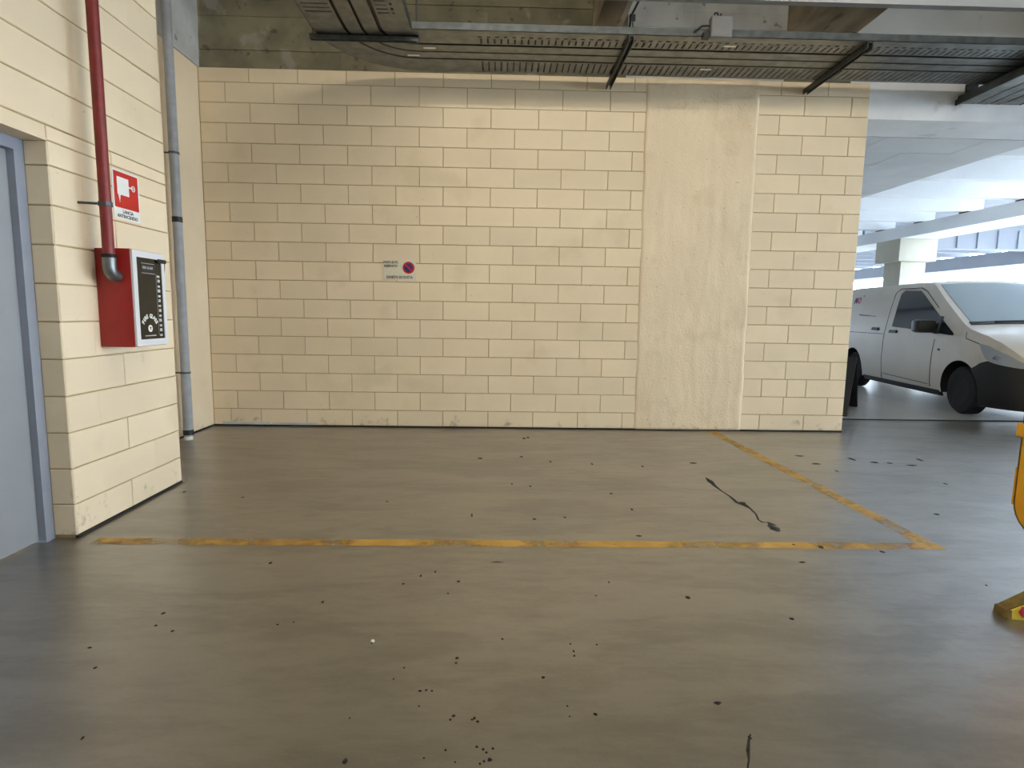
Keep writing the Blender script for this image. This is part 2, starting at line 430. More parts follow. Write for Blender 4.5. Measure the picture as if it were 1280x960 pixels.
# cross beam over the back wall, board-marked
beam = MB()
beam.box(0.0, WB, 0.035, 0.6, 3.746, 4.5)
struct('ceiling_beam', beam, M['concrete'], 'board-marked raw concrete beam above the block wall', 'beam')
bo = bpy.data.objects['ceiling_beam']
z = 3.746
while z < 4.49:
    h = random.uniform(0.15, 0.18); z2 = min(z + h, 4.5)
    xs = [0.014, random.uniform(1.2, 2.2), random.uniform(2.9, 3.6), 4.06]
    for a, b in zip(xs[:-1], xs[1:]):
        MB().box(a, b - 0.003, 0.018 + random.uniform(0, 0.010), 0.04, z, z2 - 0.004).build('board_imprint', M['concrete'], bo)
    xs = [4.43, random.uniform(5.0, 5.4), 6.10]
    for a, b in zip(xs[:-1], xs[1:]):
        MB().box(a, b - 0.002, 0.022 + random.uniform(0, 0.004), 0.04, z, z2 - 0.002).build('board_imprint', M['concrete_grey'], bo)
    z = z2
MB().box(6.82, WB, 0.024, 0.04, 3.746, 4.5).build('painted_face', M['white_concrete'], bo)
beam2 = struct('ceiling_beam', MB().box(WB, 13.4, 0.024, 0.6, 3.39, 4.5), M['white_concrete'], 'white painted concrete beam right of the block wall', 'beam')

# ribs of the deck, running towards the camera
def rib(x0, x1, zs, ch, label):
    mb = MB()
    mb.prism([(x0, -14, zs), (x1 - ch, -14, zs), (x1, -14, zs + ch * 0.8), (x1, -14, 4.5), (x0, -14, 4.5)], (0, 14.02, 0))
    return struct('ceiling_rib', mb, M['rib'], label, 'beam')
rib(4.062, 4.35, 4.14, 0.07, 'narrow stained concrete ceiling rib over the middle of the wall')
rib2 = rib(6.10, 6.86, 4.185, 0.10, 'wide stained concrete ceiling rib over the right end of the wall')
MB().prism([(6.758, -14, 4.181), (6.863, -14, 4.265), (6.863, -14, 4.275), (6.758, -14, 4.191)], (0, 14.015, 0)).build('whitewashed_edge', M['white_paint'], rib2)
rib(8.75, 9.48, 4.185, 0.10, 'concrete ceiling rib beyond the right end of the wall')

# low soffit of square panels beside the wall
low = struct('ceiling_soffit', MB().box(7.03, 9.48, 0.6, 30, 3.397, 3.7), M['soffit_joint'], 'low white ceiling of square panels right of the wall', 'ceiling')
pm = MB().box(-0.3025, 0.3025, -0.3025, 0.3025, 0, 0.02).build('ceiling_panel', M['soffit'], low)
for a in range(4):
    for b in range(20):
        o = pm if a == b == 0 else pm.copy()
        if o is not pm: COL.objects.link(o); o.parent = low
        o.location = (7.04 + 0.61 * (a + 0.5), 0.62 + 0.61 * (b + 0.5), 3.389 + random.uniform(-0.0015, 0.0015))
MB().box(7.04, 9.48, 12.84, 30, 3.391, 3.40).build('plain_soffit', M['soffit'], low)

# far bays: white ribbed decks on long beams and a column
far = struct('ceiling', MB().box(9.48, 14.515, 0.6, 31, 4.2, 4.45), M['white_paint'], 'white painted concrete deck of the bright bays beyond', 'ceiling')
struct('ceiling', MB().box(9.48, 14.515, -16, 0.0, 4.5, 4.75), M['concrete'], 'edge strip of the concrete slab at the right', 'ceiling')
for k in range(20):
    y = 1.0 + 1.45 * k
    o = struct('ceiling_rib', MB().box(9.49, 13.9, y - 0.09, y + 0.09, 3.70, 4.2), M['white_paint'], 'white cross ribs of the first bright bay', 'beam'); o['group'] = 'white ribs over the bright bays'
    MB().box(13.52, 13.72, y - 0.12, y + 0.12, 3.675, 3.70).build('bearing_pad', M['rubber'], o)
for k in range(12):
    y = 13.2 + 1.45 * k
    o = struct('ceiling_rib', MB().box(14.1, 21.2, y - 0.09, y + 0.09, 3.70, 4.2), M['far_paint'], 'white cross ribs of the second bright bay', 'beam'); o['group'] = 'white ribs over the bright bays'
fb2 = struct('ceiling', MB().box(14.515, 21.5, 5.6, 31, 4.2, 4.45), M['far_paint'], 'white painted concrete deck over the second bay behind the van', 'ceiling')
struct('ceiling', MB().box(14.515, 21.5, -16, 0.5, 4.2, 4.45), M['white_paint'], 'unseen white deck at the right, added to cut light on the wall', 'ceiling')  # out of view; added over this bay to dim the block wall
struct('ceiling_beam', MB().box(13.52, 14.515, -8, 31, 3.375, 3.675), M['white_paint'], 'long white beam resting on the column capital', 'beam')
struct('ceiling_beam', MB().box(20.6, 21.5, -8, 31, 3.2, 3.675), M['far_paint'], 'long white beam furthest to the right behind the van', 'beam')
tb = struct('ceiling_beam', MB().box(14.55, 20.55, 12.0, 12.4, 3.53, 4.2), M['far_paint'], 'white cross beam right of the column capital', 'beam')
for k in range(9):
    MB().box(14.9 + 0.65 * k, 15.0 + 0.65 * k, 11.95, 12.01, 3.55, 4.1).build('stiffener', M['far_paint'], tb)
cl = struct('column', MB().box(13.69, 14.36, 8.95, 9.62, 0, 2.82), M['column'], 'cream white square column behind the van', 'column', bevel=0.015)
MB().box(13.52, 14.515, 8.80, 9.77, 2.80, 3.375).build('capital', M['column'], cl, bevel=0.015)
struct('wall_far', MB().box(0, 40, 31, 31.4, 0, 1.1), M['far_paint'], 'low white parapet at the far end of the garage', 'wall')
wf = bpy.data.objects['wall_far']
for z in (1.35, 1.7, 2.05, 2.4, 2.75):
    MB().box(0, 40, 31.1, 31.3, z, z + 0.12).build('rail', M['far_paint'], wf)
struct('trim_1', MB().box(7.06, 16, 0.80, 0.86, -0.02, 0.006), M['rubber'], 'dark expansion joint across the floor beyond the wall', 'trim')

struct('wall_side_blocker', MB().box(6.45, 6.65, 0.26, 30.9, 0, 4.48), mat('grey_render', (150, 150, 150), rough=0.9), 'unseen wall behind the block wall, added to block side light', 'wall')  # out of view; added to keep light from the left off the van
struct('wall_rear_blocker', MB().box(0.8, 22, -13.3, -13.0, 0, 4.5), M['white_concrete'], 'unseen wall behind the viewpoint, added to cut light from there', 'wall')  # added out of view to reduce light from the camera side

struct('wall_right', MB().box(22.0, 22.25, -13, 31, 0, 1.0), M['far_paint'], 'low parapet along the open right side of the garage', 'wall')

# ------------------------------------------------------------------ door in the left wall
door = struct('door_1', MB().box(0.61, 0.652, -4.14, -3.285, 0.012, 2.052), M['doorpaint'], 'pale blue-grey metal door in the left wall', 'door', bevel=0.003)
fr = MB()
fr.box(0.60, 0.69, -3.284, YD - 0.002, 0, 2.115)
fr.box(0.60, 0.69, -4.2, -4.141, 0, 2.115)
fr.box(0.60, 0.69, -4.142, -3.283, 2.055, 2.115)
dfr = fr.build('door_frame', M['framepaint'], door)
h = MB()
h.prism([(0.652, -3.98, 0.90), (0.652, -3.52, 0.90), (0.652, -3.545, 0.975), (0.652, -3.60, 0.995), (0.652, -3.98, 0.995)], (0.052, 0, 0))
hd = h.build('push_bar', M['black'], door, bevel=0.008)
MB().box(0.70, 0.716, -3.97, -3.535, 0.907, 0.94).build('red_bar', M['handle_red'], hd, bevel=0.005)

# ------------------------------------------------------------------ fire hose cabinet
BX, BY0, BY1, BZ0, BZ1 = 1.015, -2.925, -2.60, 1.045, 1.612
cab = thing('fire_hose_cabinet', 'red fire hose cabinet with a dark glazed front on the left wall', 'cabinet', (XL, (BY0 + BY1) / 2, BZ0))
MB().box(XL + 0.001, BX - 0.006, BY0, BY1, BZ0, BZ1).build('cabinet_body', M['redpaint'], cab, bevel=0.004)
f = MB(); g = 0.042
f.box(BX - 0.007, BX + 0.006, BY0 + 0.004, BY1 - 0.004, BZ0 + 0.004, BZ0 + g)
f.box(BX - 0.007, BX + 0.006, BY0 + 0.004, BY1 - 0.004, BZ1 - g, BZ1 - 0.004)
f.box(BX - 0.007, BX + 0.006, BY0 + 0.004, BY0 + g, BZ0 + g, BZ1 - g)
f.box(BX - 0.007, BX + 0.006, BY1 - g * .8, BY1 - 0.004, BZ0 + g, BZ1 - g)
f.build('front_frame', M['frame_white'], cab)
pane = MB().box(BX - 0.006, BX + 0.001, BY0 + g, BY1 - g * .8, BZ0 + g, BZ1 - g).build('glass_pane', M['blackglass'], cab)
PX = BX + 0.0015
EY, EZ = Vector((0, 1, 0)), Vector((0, 0, 1))
gy0, gy1, gz0, gz1 = BY0 + g, BY1 - g * .8, BZ0 + g, BZ1 - g
gw = gy1 - gy0
MB().box(PX - 0.001, PX + 0.001, gy0 + 0.045, gy1 - 0.055, gz1 - 0.085, gz1 - 0.035).build('label_band', M['black'], pane)
text_mesh('FIRE GLASS', 0.021, M['greyink'], 'lettering', pane, (PX + 0.001, gy0 + gw * .44, gz1 - 0.064), EY, EZ, bold=0.0006)
for dz in (0.030, 0.088):
    MB().box(PX - 0.001, PX + 0.0008, gy0 + 0.05, gy1 - 0.07, gz1 - dz - 0.003, gz1 - dz).build('printed_line', M['greyink'], pane)
cy, cz, rr = gy0 + gw * .42, gz0 + 0.062, 0.078
for k, ch in enumerate('FIRE GLASS'):
    a = math.radians(150 - k * 120 / 9)
    if ch == ' ': continue
    er = Vector((0, math.cos(a), math.sin(a))); et = Vector((0, math.sin(a), -math.cos(a)))
    text_mesh(ch, 0.034, M['white'], 'letter', pane, Vector((PX, cy, cz)) + er * (rr - 0.012), et, er, bold=0.0016)
MB().prism([(PX - 0.001, cy + 0.021 * math.cos(2 * PI * k / 24), cz + 0.002 + 0.021 * math.sin(2 * PI * k / 24)) for k in range(24)], (0.002, 0, 0)).build('emblem_disc', M['white'], pane)
MB().prism([(PX + 0.001, cy - 0.010, cz + 0.012), (PX + 0.001, cy + 0.010, cz + 0.012), (PX + 0.001, cy + 0.003, cz + 0.002), (PX + 0.001, cy + 0.002, cz - 0.008), (PX + 0.001, cy - 0.002, cz - 0.008)], (0.0012, 0, 0)).build('emblem_mark', M['ink'], pane)
MB().box(PX - 0.001, PX + 0.0008, cy - 0.055, cy + 0.055, gz0 + 0.018, gz0 + 0.024).build('printed_line', M['greyink'], pane)
yc = gy1 - 0.034
for k in range(13):                       # column of small pictograms on the right of the pane
    z = gz1 - 0.10 - k * 0.030
    MB().box(PX - 0.001, PX + 0.0008, yc - (0.012 if k % 3 else 0.015), yc + 0.012, z - 0.009, z + 0.009 if k % 2 else z + 0.004).build('pictogram', M['greyink'], pane)
MB().box(PX - 0.001, PX + 0.0005, yc - 0.024, yc - 0.0225, gz0 + 0.02, gz1 - 0.09).build('printed_line', M['greyink'], pane)
MB().box(BX, BX + 0.016, BY1 - 0.075, BY1 + 0.004, BZ1 - 0.062, BZ1 - 0.038).build('latch', M['black'], cab, bevel=0.003)
MB().tube([(BX + 0.004, BY1 + 0.002, BZ1 - 0.05), (BX - 0.004, BY1 + 0.012, BZ1 - 0.10), (BX - 0.01, BY1 + 0.006, BZ1 - 0.16)], 0.004, 8).build('seal_cord', M['black'], cab)

# red water pipe feeding the cabinet
RX, RY, RR = 0.930, -2.983, 0.030
pipe = thing('water_pipe', 'dark red water pipe running down the left wall into the hose cabinet', 'pipe', (RX, RY, 1.5))
MB().tube([(RX, RY, 1.535), (RX, RY, 4.5)], RR, 20).build('pipe_run', M['redpipe'], pipe, smooth=True)
el = MB()
el.tube([(RX, RY, 1.565), (RX, RY, 1.50)] + [(RX, RY + 0.045 * (1 - math.cos(a)), 1.50 - 0.045 * math.sin(a)) for a in [PI / 2 * k / 6 for k in range(1, 7)]] + [(RX, BY0 - 0.0005, 1.455)], 0.035, 20)
MB().tube([(RX, RY, 1.552), (RX, RY, 1.572)], 0.038, 20).build('collar', M['rubber'], pipe, smooth=True)
el.build('elbow', M['galv'], pipe, smooth=True)
for zc in (1.845, 3.35):
    c = MB().tube([(RX, RY, zc - 0.012), (RX, RY, zc + 0.012)], RR + 0.005, 20).build('pipe_clamp', M['galv_dark'], pipe, smooth=True)
    MB().tube([(RX - 0.03, RY - 0.02, zc), (XL, RY - 0.045, zc)], 0.007, 8).build('wall_pin', M['galv_dark'], c)

# fire hose sign
S0, S1, SZ0, SZ1 = -2.732, -2.475, 1.812, 2.103
sg = thing('fire_hose_sign', 'white and red fire hose sign above the hose cabinet', 'sign', (XL, (S0 + S1) / 2, SZ0))
MB().box(XL + 0.002, XL + 0.005, S0, S1, SZ0, SZ1).build('sign_plate', M['white'], sg)
rp = MB().box(XL + 0.004, XL + 0.0058, S0 + 0.012, S1 - 0.012, SZ0 + 0.068, SZ1 - 0.010).build('red_field', M['signred'], sg)
sx_ = XL + 0.0058
y0 = S0 + 0.012; zt = SZ1 - 0.010; k = (S1 - S0 - 0.024)
pic = MB()
pic.box(sx_ - 0.001, sx_ + 0.001, y0 + 0.12 * k, y0 + 0.60 * k, zt - 0.135, zt - 0.03)
MB().prism([(sx_ - 0.001, y0 + 0.15 * k, zt - 0.134), (sx_ - 0.001, y0 + 0.24 * k, zt - 0.134), (sx_ - 0.001, y0 + 0.20 * k, zt - 0.185)], (0.002, 0, 0)).build('hose_drop', M['white'], rp)
pic.build('hose_box', M['white'], rp)
MB().box(sx_ - 0.001, sx_ + 0.001, y0 + 0.60 * k, y0 + 0.72 * k, zt - 0.082, zt - 0.072).build('nozzle', M['white'], rp)
MB().tube([(sx_ - 0.001, y0 + 0.79 * k, zt - 0.077), (sx_ + 0.001, y0 + 0.79 * k, zt - 0.077)], 0.019, 16).build('valve_wheel', M['white'], rp)
MB().box(sx_, sx_ + 0.0014, y0 + 0.77 * k, y0 + 0.80 * k, zt - 0.091, zt - 0.063).build('valve_spoke', M['signred'], rp)
text_mesh('LANCIA', 0.029, M['ink'], 'lettering', sg, (XL + 0.005, (S0 + S1) / 2 + 0.005, SZ0 + 0.038), EY, EZ, bold=0.0008)
text_mesh('ANTINCENDIO', 0.029, M['ink'], 'lettering', sg, (XL + 0.005, (S0 + S1) / 2, SZ0 + 0.010), EY, EZ, bold=0.0008)

# no-parking sign
ns = thing('no_parking_sign', 'pale no-parking sign with a blue and red roundel on the block wall', 'sign', (2.055, 0, 1.611))
MB().box(1.882, 2.228, -0.0085, -0.0045, 1.611, 1.833).build('sign_plate', M['ivory'], ns, bevel=0.0015)
EX = Vector((1, 0, 0)); yp = -0.0088
text_mesh('POSTO AUTO', 0.034, M['ink'], 'lettering', ns, (1.962, yp, 1.790), EX, EZ, bold=0.0014, sx=0.72)
text_mesh('RISERVATO', 0.034, M['ink'], 'lettering', ns, (1.962, yp, 1.752), EX, EZ, bold=0.0014, sx=0.82)
text_mesh('DIVIETO DI SOSTA', 0.040, M['ink'], 'lettering', ns, (2.055, yp, 1.632), EX, EZ, bold=0.0014, sx=0.84)
def disc(cx, cz, r, y, m, name, parent, n=32):
    return MB().prism([(cx + r * math.cos(2 * PI * k / n), y, cz + r * math.sin(2 * PI * k / n)) for k in range(n)], (0, 0.001, 0)).build(name, m, parent)
rd = disc(2.152, 1.747, 0.064, yp - 0.0005, M['signred'], 'red_ring', ns)
disc(2.152, 1.747, 0.046, yp - 0.0010, M['signblue'], 'blue_field', rd)
d45 = Vector((1, 0, -1)).normalized() * 0.056; q45 = Vector((1, 0, 1)).normalized() * 0.009
c0 = Vector((2.152, yp - 0.0016, 1.747))
MB().prism([c0 - d45 - q45, c0 - d45 + q45, c0 + d45 + q45, c0 + d45 - q45], (0, 0.0008, 0)).build('red_bar', M['signred'], rd)

# grey drain pipe in the recess
GX, GY = 0.105, -0.72
dp = thing('drain_pipe', 'grey plastic drain pipe standing in the recess beside the pier', 'pipe', (GX, GY, 0))
MB().tube([(GX, GY, 0.035), (GX, GY, 4.5)], 0.042, 20).build('pipe_run', M['greypipe'], dp, smooth=True)
MB().tube([(GX, GY, 0.0), (GX, GY, 0.045)], 0.040, 20).build('pipe_end', M['white'], dp, smooth=True)
MB().tube([(GX, GY, 0.05), (GX, GY, 0.10)], 0.047, 20).build('black_band', M['black'], dp, smooth=True)
MB().tube([(GX, GY, 2.075), (GX, GY, 2.125)], 0.045, 20).build('black_band', M['black'], dp, smooth=True)
MB().tube([(GX, GY, 0.10), (GX, GY, 0.60)], 0.0445, 20).build('sleeve', M['greypipe'], dp, smooth=True)
for zc in (0.66, 2.70):
    c = MB().tube([(GX, GY, zc - 0.010), (GX, GY, zc + 0.010)], 0.047, 20).build('pipe_clamp', M['galv_dark'], dp, smooth=True)
    MB().tube([(GX - 0.035, GY - 0.01, zc), (0.0, GY - 0.03, zc)], 0.007, 8).build('wall_pin', M['galv_dark'], c)

# ------------------------------------------------------------------ cable trays
TZ = 3.66
tray = thing('cable_tray', 'wide galvanised cable tray running along the top of the block wall', 'cable tray', (4, -0.67, TZ))
CX, CYc = 2.36, -1.10                     # centre of the elbow; r = y - CYc
X0, X1t, YEND = CX, 10.5, -4.6
def arc(r0, r1, z0, z1, n=14):
    mb = MB(); vs = []; fs = []
    for k in range(n + 1):
        a = PI / 2 + PI / 2 * k / n
        for (r, z) in ((r0, z0), (r1, z0), (r1, z1), (r0, z1)):
            vs.append((CX + r * math.cos(a), CYc + r * math.sin(a), z))
    for k in range(n):
        for j in range(4):
            fs.append((k * 4 + j, k * 4 + (j + 1) % 4, (k + 1) * 4 + (j + 1) % 4, (k + 1) * 4 + j))
    fs += [(0, 1, 2, 3), tuple(n * 4 + j for j in (3, 2, 1, 0))]
    return vs, fs
def strip(name, r0, r1, z0, z1, m, parent, straight=True, n=14):
    """one sheet of the tray, round the elbow: along the wall, through the bend and towards the camera"""
    mb = MB()
    mb.box(X0, X1t, CYc + r0, CYc + r1, z0, z1)
    mb.add(*arc(max(r0, 0.001), r1, z0, z1, n))
    mb.box(CX - r1, CX - max(r0, 0.001), YEND, CYc, z0, z1)
    bm = mb.build(name, m, parent)
    return bm
T = 0.004
strip('side_rail', 0.0, 0.005, TZ, TZ + 0.062, M['galv_dark'], tray)
strip('side_rail', 0.845, 0.850, TZ, TZ + 0.062, M['galv_dark'], tray)
strip('tray_sheet', 0.0, 0.098, TZ, TZ + T, M['galv'], tray)
strip('tray_sheet', 0.119, 0.142, TZ, TZ + T, M['galv'], tray)
strip('tray_sheet', 0.235, 0.252, TZ, TZ + T, M['galv'], tray)
strip('tray_sheet', 0.285, 0.408, TZ, TZ + T, M['galv'], tray)
strip('tray_sheet', 0.432, 0.552, TZ, TZ + T, M['galv'], tray)
strip('tray_sheet', 0.580, 0.602, TZ, TZ + T, M['galv'], tray)
strip('tray_sheet', 0.815, 0.850, TZ, TZ + T, M['galv'], tray)
strip('dark_backing', 0.006, 0.843, TZ + 0.016, TZ + 0.030, M['black'], tray)  # flat black sheet standing in for shade inside the tray gaps
pf = MB()
def perf(mb, r0, r1, pitch, bar, sk):
    x = 2.95
    while x < X1t - 0.1:
        mb.prism([(x, CYc + r0, TZ), (x + bar, CYc + r0, TZ), (x + bar + sk, CYc + r1, TZ), (x + sk, CYc + r1, TZ)], (0, 0, T)); x += pitch
    mb.box(X0, 2.95 - (pitch - bar), CYc + r0, CYc + r1, TZ, TZ + T)
    mb.add(*arc(r0, r1, TZ, TZ + T))
    mb.box(CX - r1, CX - r0, -1.345, CYc, TZ, TZ + T)
    y = -1.36
    while y > YEND:
        mb.box(CX - r1, CX - r0, y - bar, y, TZ, TZ + T); y -= pitch
perf(pf, 0.097, 0.120, 0.075, 0.042, 0.0)
perf(pf, 0.141, 0.236, 0.060, 0.044, 0.0)
perf(pf, 0.601, 0.816, 0.060, 0.046, 0.0)
o = pf.build('perforated_sheet', M['galv'], tray); o['kind'] = 'stuff'
for (lx, ly) in ((2.47, -0.751), (2.302, -0.593), (5.148, -0.935), (5.11, -0.44)):
    o = MB().box(lx - 0.055, lx + 0.055, ly - 0.013, ly + 0.013, TZ - 0.0015, TZ).build('cable_tag', M['white'], tray); o['label'] = 'small white tag stuck under the tray'
for (bx, tx, tz) in ((4.238, 4.47, 4.33), (6.315, 6.73, 4.27)):
    b = MB()
    b.box(bx - 0.024, bx - 0.018, -1.10, -0.02, 3.605, 3.655); b.box(bx + 0.018, bx + 0.024, -1.10, -0.02, 3.605, 3.655)
    b.box(bx - 0.024, bx + 0.024, -1.10, -0.02, 3.65, 3.657)
    bb = b.build('support_bracket', M['galv_dark'], tray)
    MB().tube([(bx, -1.06, 3.64), (bx + 0.02, -1.06, 3.70), (tx, 0.016, tz)], 0.006, 8).build('tie_rod', M['galv_dark'], bb)
    MB().box(tx - 0.03, tx + 0.03, 0.0, 0.02, tz - 0.03, tz + 0.03).build('anchor_plate', M['galv_dark'], bb)
b = MB()
b.box(1.46, 2.40, -0.985, -0.978, 3.615, 3.655); b.box(1.46, 2.40, -0.945, -0.938, 3.615, 3.655); b.box(1.46, 2.40, -0.985, -0.938, 3.648, 3.656)
bb = b.build('support_bracket', M['galv_dark'], tray)
for x in (1.48, 2.38):
    MB().tube([(x, -0.96, 3.62), (x, -0.96, 4.5)], 0.006, 8).build('hanger_rod', M['galv_dark'], bb)

# second tray coming out from the beam, lower and further right
t2 = thing('cable_tray', 'shorter cable tray hung below the main one at the white beam', 'cable tray', (8.3, -0.6, 3.56))
z2 = 3.565
for a, b in ((7.99, 8.16), (8.18, 8.30), (8.32, 8.44), (8.46, 8.64)):
    MB().box(a, b, -2.2, 0.012, z2, z2 + 0.004).build('tray_sheet', M['galv'], t2)
MB().box(7.98, 8.65, -2.2, 0.012, z2 + 0.03, z2 + 0.036).build('dark_backing', M['black'], t2)  # black sheet again in place of shade between the strips
MB().box(7.975, 7.982, -2.2, 0.012, z2 - 0.004, z2 + 0.07).build('side_rail', M['galv_dark'], t2)
MB().box(8.648, 8.655, -2.2, 0.012, z2 - 0.004, z2 + 0.07).build('side_rail', M['galv_dark'], t2)
MB().box(7.955, 7.972, -1.4, 0.02, z2 - 0.02, z2 + 0.035).build('support_bracket', M['galv_dark'], t2)
MB().box(8.05, 8.17, -0.006, 0.024, 3.68, 3.76).build('fixing_plate', M['black'], t2)

# junction box on the tray edge
jb = thing('junction_box', 'grey junction box clipped to the front edge of the cable tray', 'box', (4.98, -1.13, 3.64))
MB().box(4.893, 5.073, -1.185, -1.101, 3.628, 3.795).build('box_body', M['boxgrey'], jb, bevel=0.008)
MB().box(4.90, 5.066, -1.190, -1.184, 3.636, 3.788).build('box_lid', M['boxgrey'], jb, bevel=0.003)
MB().tube([(4.93, -1.14, 3.79), (4.93, -1.14, 3.83), (4.955, -1.12, 3.845), (4.975, -1.11, 3.82), (4.99, -1.11, 3.84), (5.0, -1.12, 3.80)], 0.008, 8).build('cable_loop', M['black'], jb, smooth=True)
MB().tube([(4.895, -1.14, 3.73), (4.83, -1.13, 3.73), (4.77, -1.11, 3.69)], 0.009, 8).build('cable_entry', M['black'], jb, smooth=True)
MB().box(4.84, 4.893, -1.15, -1.101, 3.63, 3.68).build('clip', M['black'], jb)

# loose black cable dropping to the tray
tag(MB().tube([(4.47, -0.55, 4.45), (4.44, -0.5, 4.28), (4.36, -0.45, 4.12), (4.345, -0.42, 3.95), (4.35, -0.42, 3.70)], 0.011, 8).build('power_cable', M['black'], smooth=True),
    'black cable hanging from the ceiling rib into the tray', 'cable')
# slim trunking across the ribs
tr = thing('cable_trunking', 'slim pale metal trunking crossing under the ceiling ribs at top right', 'trunking', (6.8, -0.86, 4.1))
MB().box(3.2, 9.6, -0.90, -0.83, 4.065, 4.125).build('channel', M['frame_white'], tr)
MB().box(3.2, 9.6, -0.904, -0.826, 4.125, 4.135).build('cover', M['frame_white'], tr)
for x in (5.0, 6.45, 8.9):
    MB().tube([(x, -0.865, 4.13), (x, -0.865, 4.5 if x < 6 else 4.185)], 0.006, 8).build('hanger_rod', M['galv_dark'], tr)

# ------------------------------------------------------------------ ceiling lamps (behind and above the view; left one added to brighten the wall)
def lamp(x, y, k):
    t = thing('ceiling_lamp', 'long fluorescent ceiling lamp %s' % k, 'lamp', (x, y, 4.3), 0, 'fluorescent lamps under the garage ceiling')
    MB().box(x - 0.75, x + 0.75, y - 0.08, y + 0.08, 4.34, 4.42).build('housing', M['frame_white'], t)
    MB().tube([(x - 0.72, y, 4.31), (x + 0.72, y, 4.31)], 0.018, 10).build('lamp_tube', M['tube'], t)
    for s in (-0.5, 0.5):
        MB().tube([(x + s, y, 4.42), (x + s, y, 4.5)], 0.006, 6).build('hanger_rod', M['galv_dark'], t)
for x, y, w in ((2.9, -4.2, 'added left of the narrow rib to brighten the wall'), (5.25, -5.3, 'between the narrow and the wide rib'), (7.8, -6.8, 'right of the wide rib')):
    lamp(x, y, w)

# ------------------------------------------------------------------ floor markings and marks
ln = thing('parking_line', 'worn yellow paint line marking the corner of the parking bay', 'road marking', (5.6, -3.26, 0))
def quad_strip(pts_l, pts_r, name, parent, m, z=0.0012):
    vs = [(p[0], p[1], z) for p in pts_l] + [(p[0], p[1], z) for p in pts_r]; n = len(pts_l)
    return MB().add(vs, [(i, i + 1, n + i + 1, n + i) for i in range(n - 1)]).build(name, m, parent)
xs = [0.93 + (5.66 - 0.93) * k / 60 for k in range(61)]
def jag(x, s): return 0.006 * noise.noise((x * 5, s, 0)) + 0.004 * noise.noise((x * 23, s, 3))
quad_strip([(x, -3.305 + jag(x, 1)) for x in xs], [(x, -3.215 + jag(x, 2)) for x in xs], 'front_stripe', ln, M['line'])
a0, a1 = Vector((5.52, -0.02)), Vector((5.60, -3.212))
ts = [k / 40 for k in range(41)]
quad_strip([(a0.x + (a1.x - a0.x) * t - 0.05 + jag(t * 3, 4), a0.y + (a1.y - a0.y) * t) for t in ts],
           [(a0.x + (a1.x - a0.x) * t + 0.05 + jag(t * 3, 5), a0.y + (a1.y - a0.y) * t) for t in ts], 'side_stripe', ln, M['line'])

def cam_floor(px, py):
    d = fw + r2 * ((px - 640) / F_PX) - u2 * ((py - 480) / F_PX)
    return CAM + d * (-CAM.z / d.z)
def blob(mb, px, py, w, h, seed, z=0.002):
    """a flat dark lump on the floor whose size in the photograph is about w x h pixels"""
    rnd = random.Random(seed); c = cam_floor(px, py)
    a = (cam_floor(px + w / 2, py) - c).length; b = (cam_floor(px, py - h / 2) - c).length
    ang = rnd.uniform(0, 6.28); n = 8
    ring = [Vector((c.x + a * math.cos(2 * PI * k / n + ang) * rnd.uniform(.55, 1.1), c.y + b * math.sin(2 * PI * k / n + ang) * rnd.uniform(.55, 1.1), 0.0008)) for k in range(n)]
    mb.add(ring + [Vector((c.x, c.y, z + 0.003))], [(k, (k + 1) % n, n) for k in range(n)])
cr = MB()
path = [(882, 597), (887, 601), (893, 607), (902, 614), (913, 621), (921, 628), (930, 631), (938, 636), (945, 643), (948, 650), (953, 653), (960, 653), (966, 657)]
P = [cam_floor(*q) for q in path]
wd = [0.004, 0.02, 0.014, 0.006, 0.008, 0.012, 0.022, 0.008, 0.006, 0.006, 0.010, 0.008, 0.03]
vs, fs = [], []
for i, p in enumerate(P):
    t = (P[min(i + 1, len(P) - 1)] - P[max(i - 1, 0)]).normalized(); n = Vector((-t.y, t.x, 0))
    vs += [p + n * wd[i] + Vector((0, 0, .0009)), p - n * wd[i] + Vector((0, 0, .0009))]
fs = [(2 * i, 2 * i + 1, 2 * i + 3, 2 * i + 2) for i in range(len(P) - 1)]
cr.add(vs, fs)
blob(cr, 967, 660, 17, 8, 3); blob(cr, 888, 602, 9, 6, 5); blob(cr, 928, 629, 11, 4, 6); blob(cr, 1026, 684, 9, 4, 9); blob(cr, 992, 681, 5, 2, 11)
tag(cr.build('floor_crack', M['near_black']), 'dark jagged crack in the floor inside the bay corner', 'crack')
cr2 = MB()
P = [cam_floor(*q) for q in ((938, 918), (936, 925), (935, 938), (936, 950), (934, 965), (936, 985))]
wd = [0.003, 0.004, 0.006, 0.003, 0.003, 0.002]; vs = []
for i, p in enumerate(P): vs += [p + Vector((wd[i], 0, .0009)), p + Vector((-wd[i], 0, .0009))]
cr2.add(vs, [(2 * i, 2 * i + 1, 2 * i + 3, 2 * i + 2) for i in range(len(P) - 1)])
blob(cr2, 937, 922, 5, 5, 2); blob(cr2, 935, 938, 5, 5, 3)
tag(cr2.build('floor_crack', M['near_black']), 'thin dark crack in the floor near the bottom right of the picture', 'crack')
grit = MB()
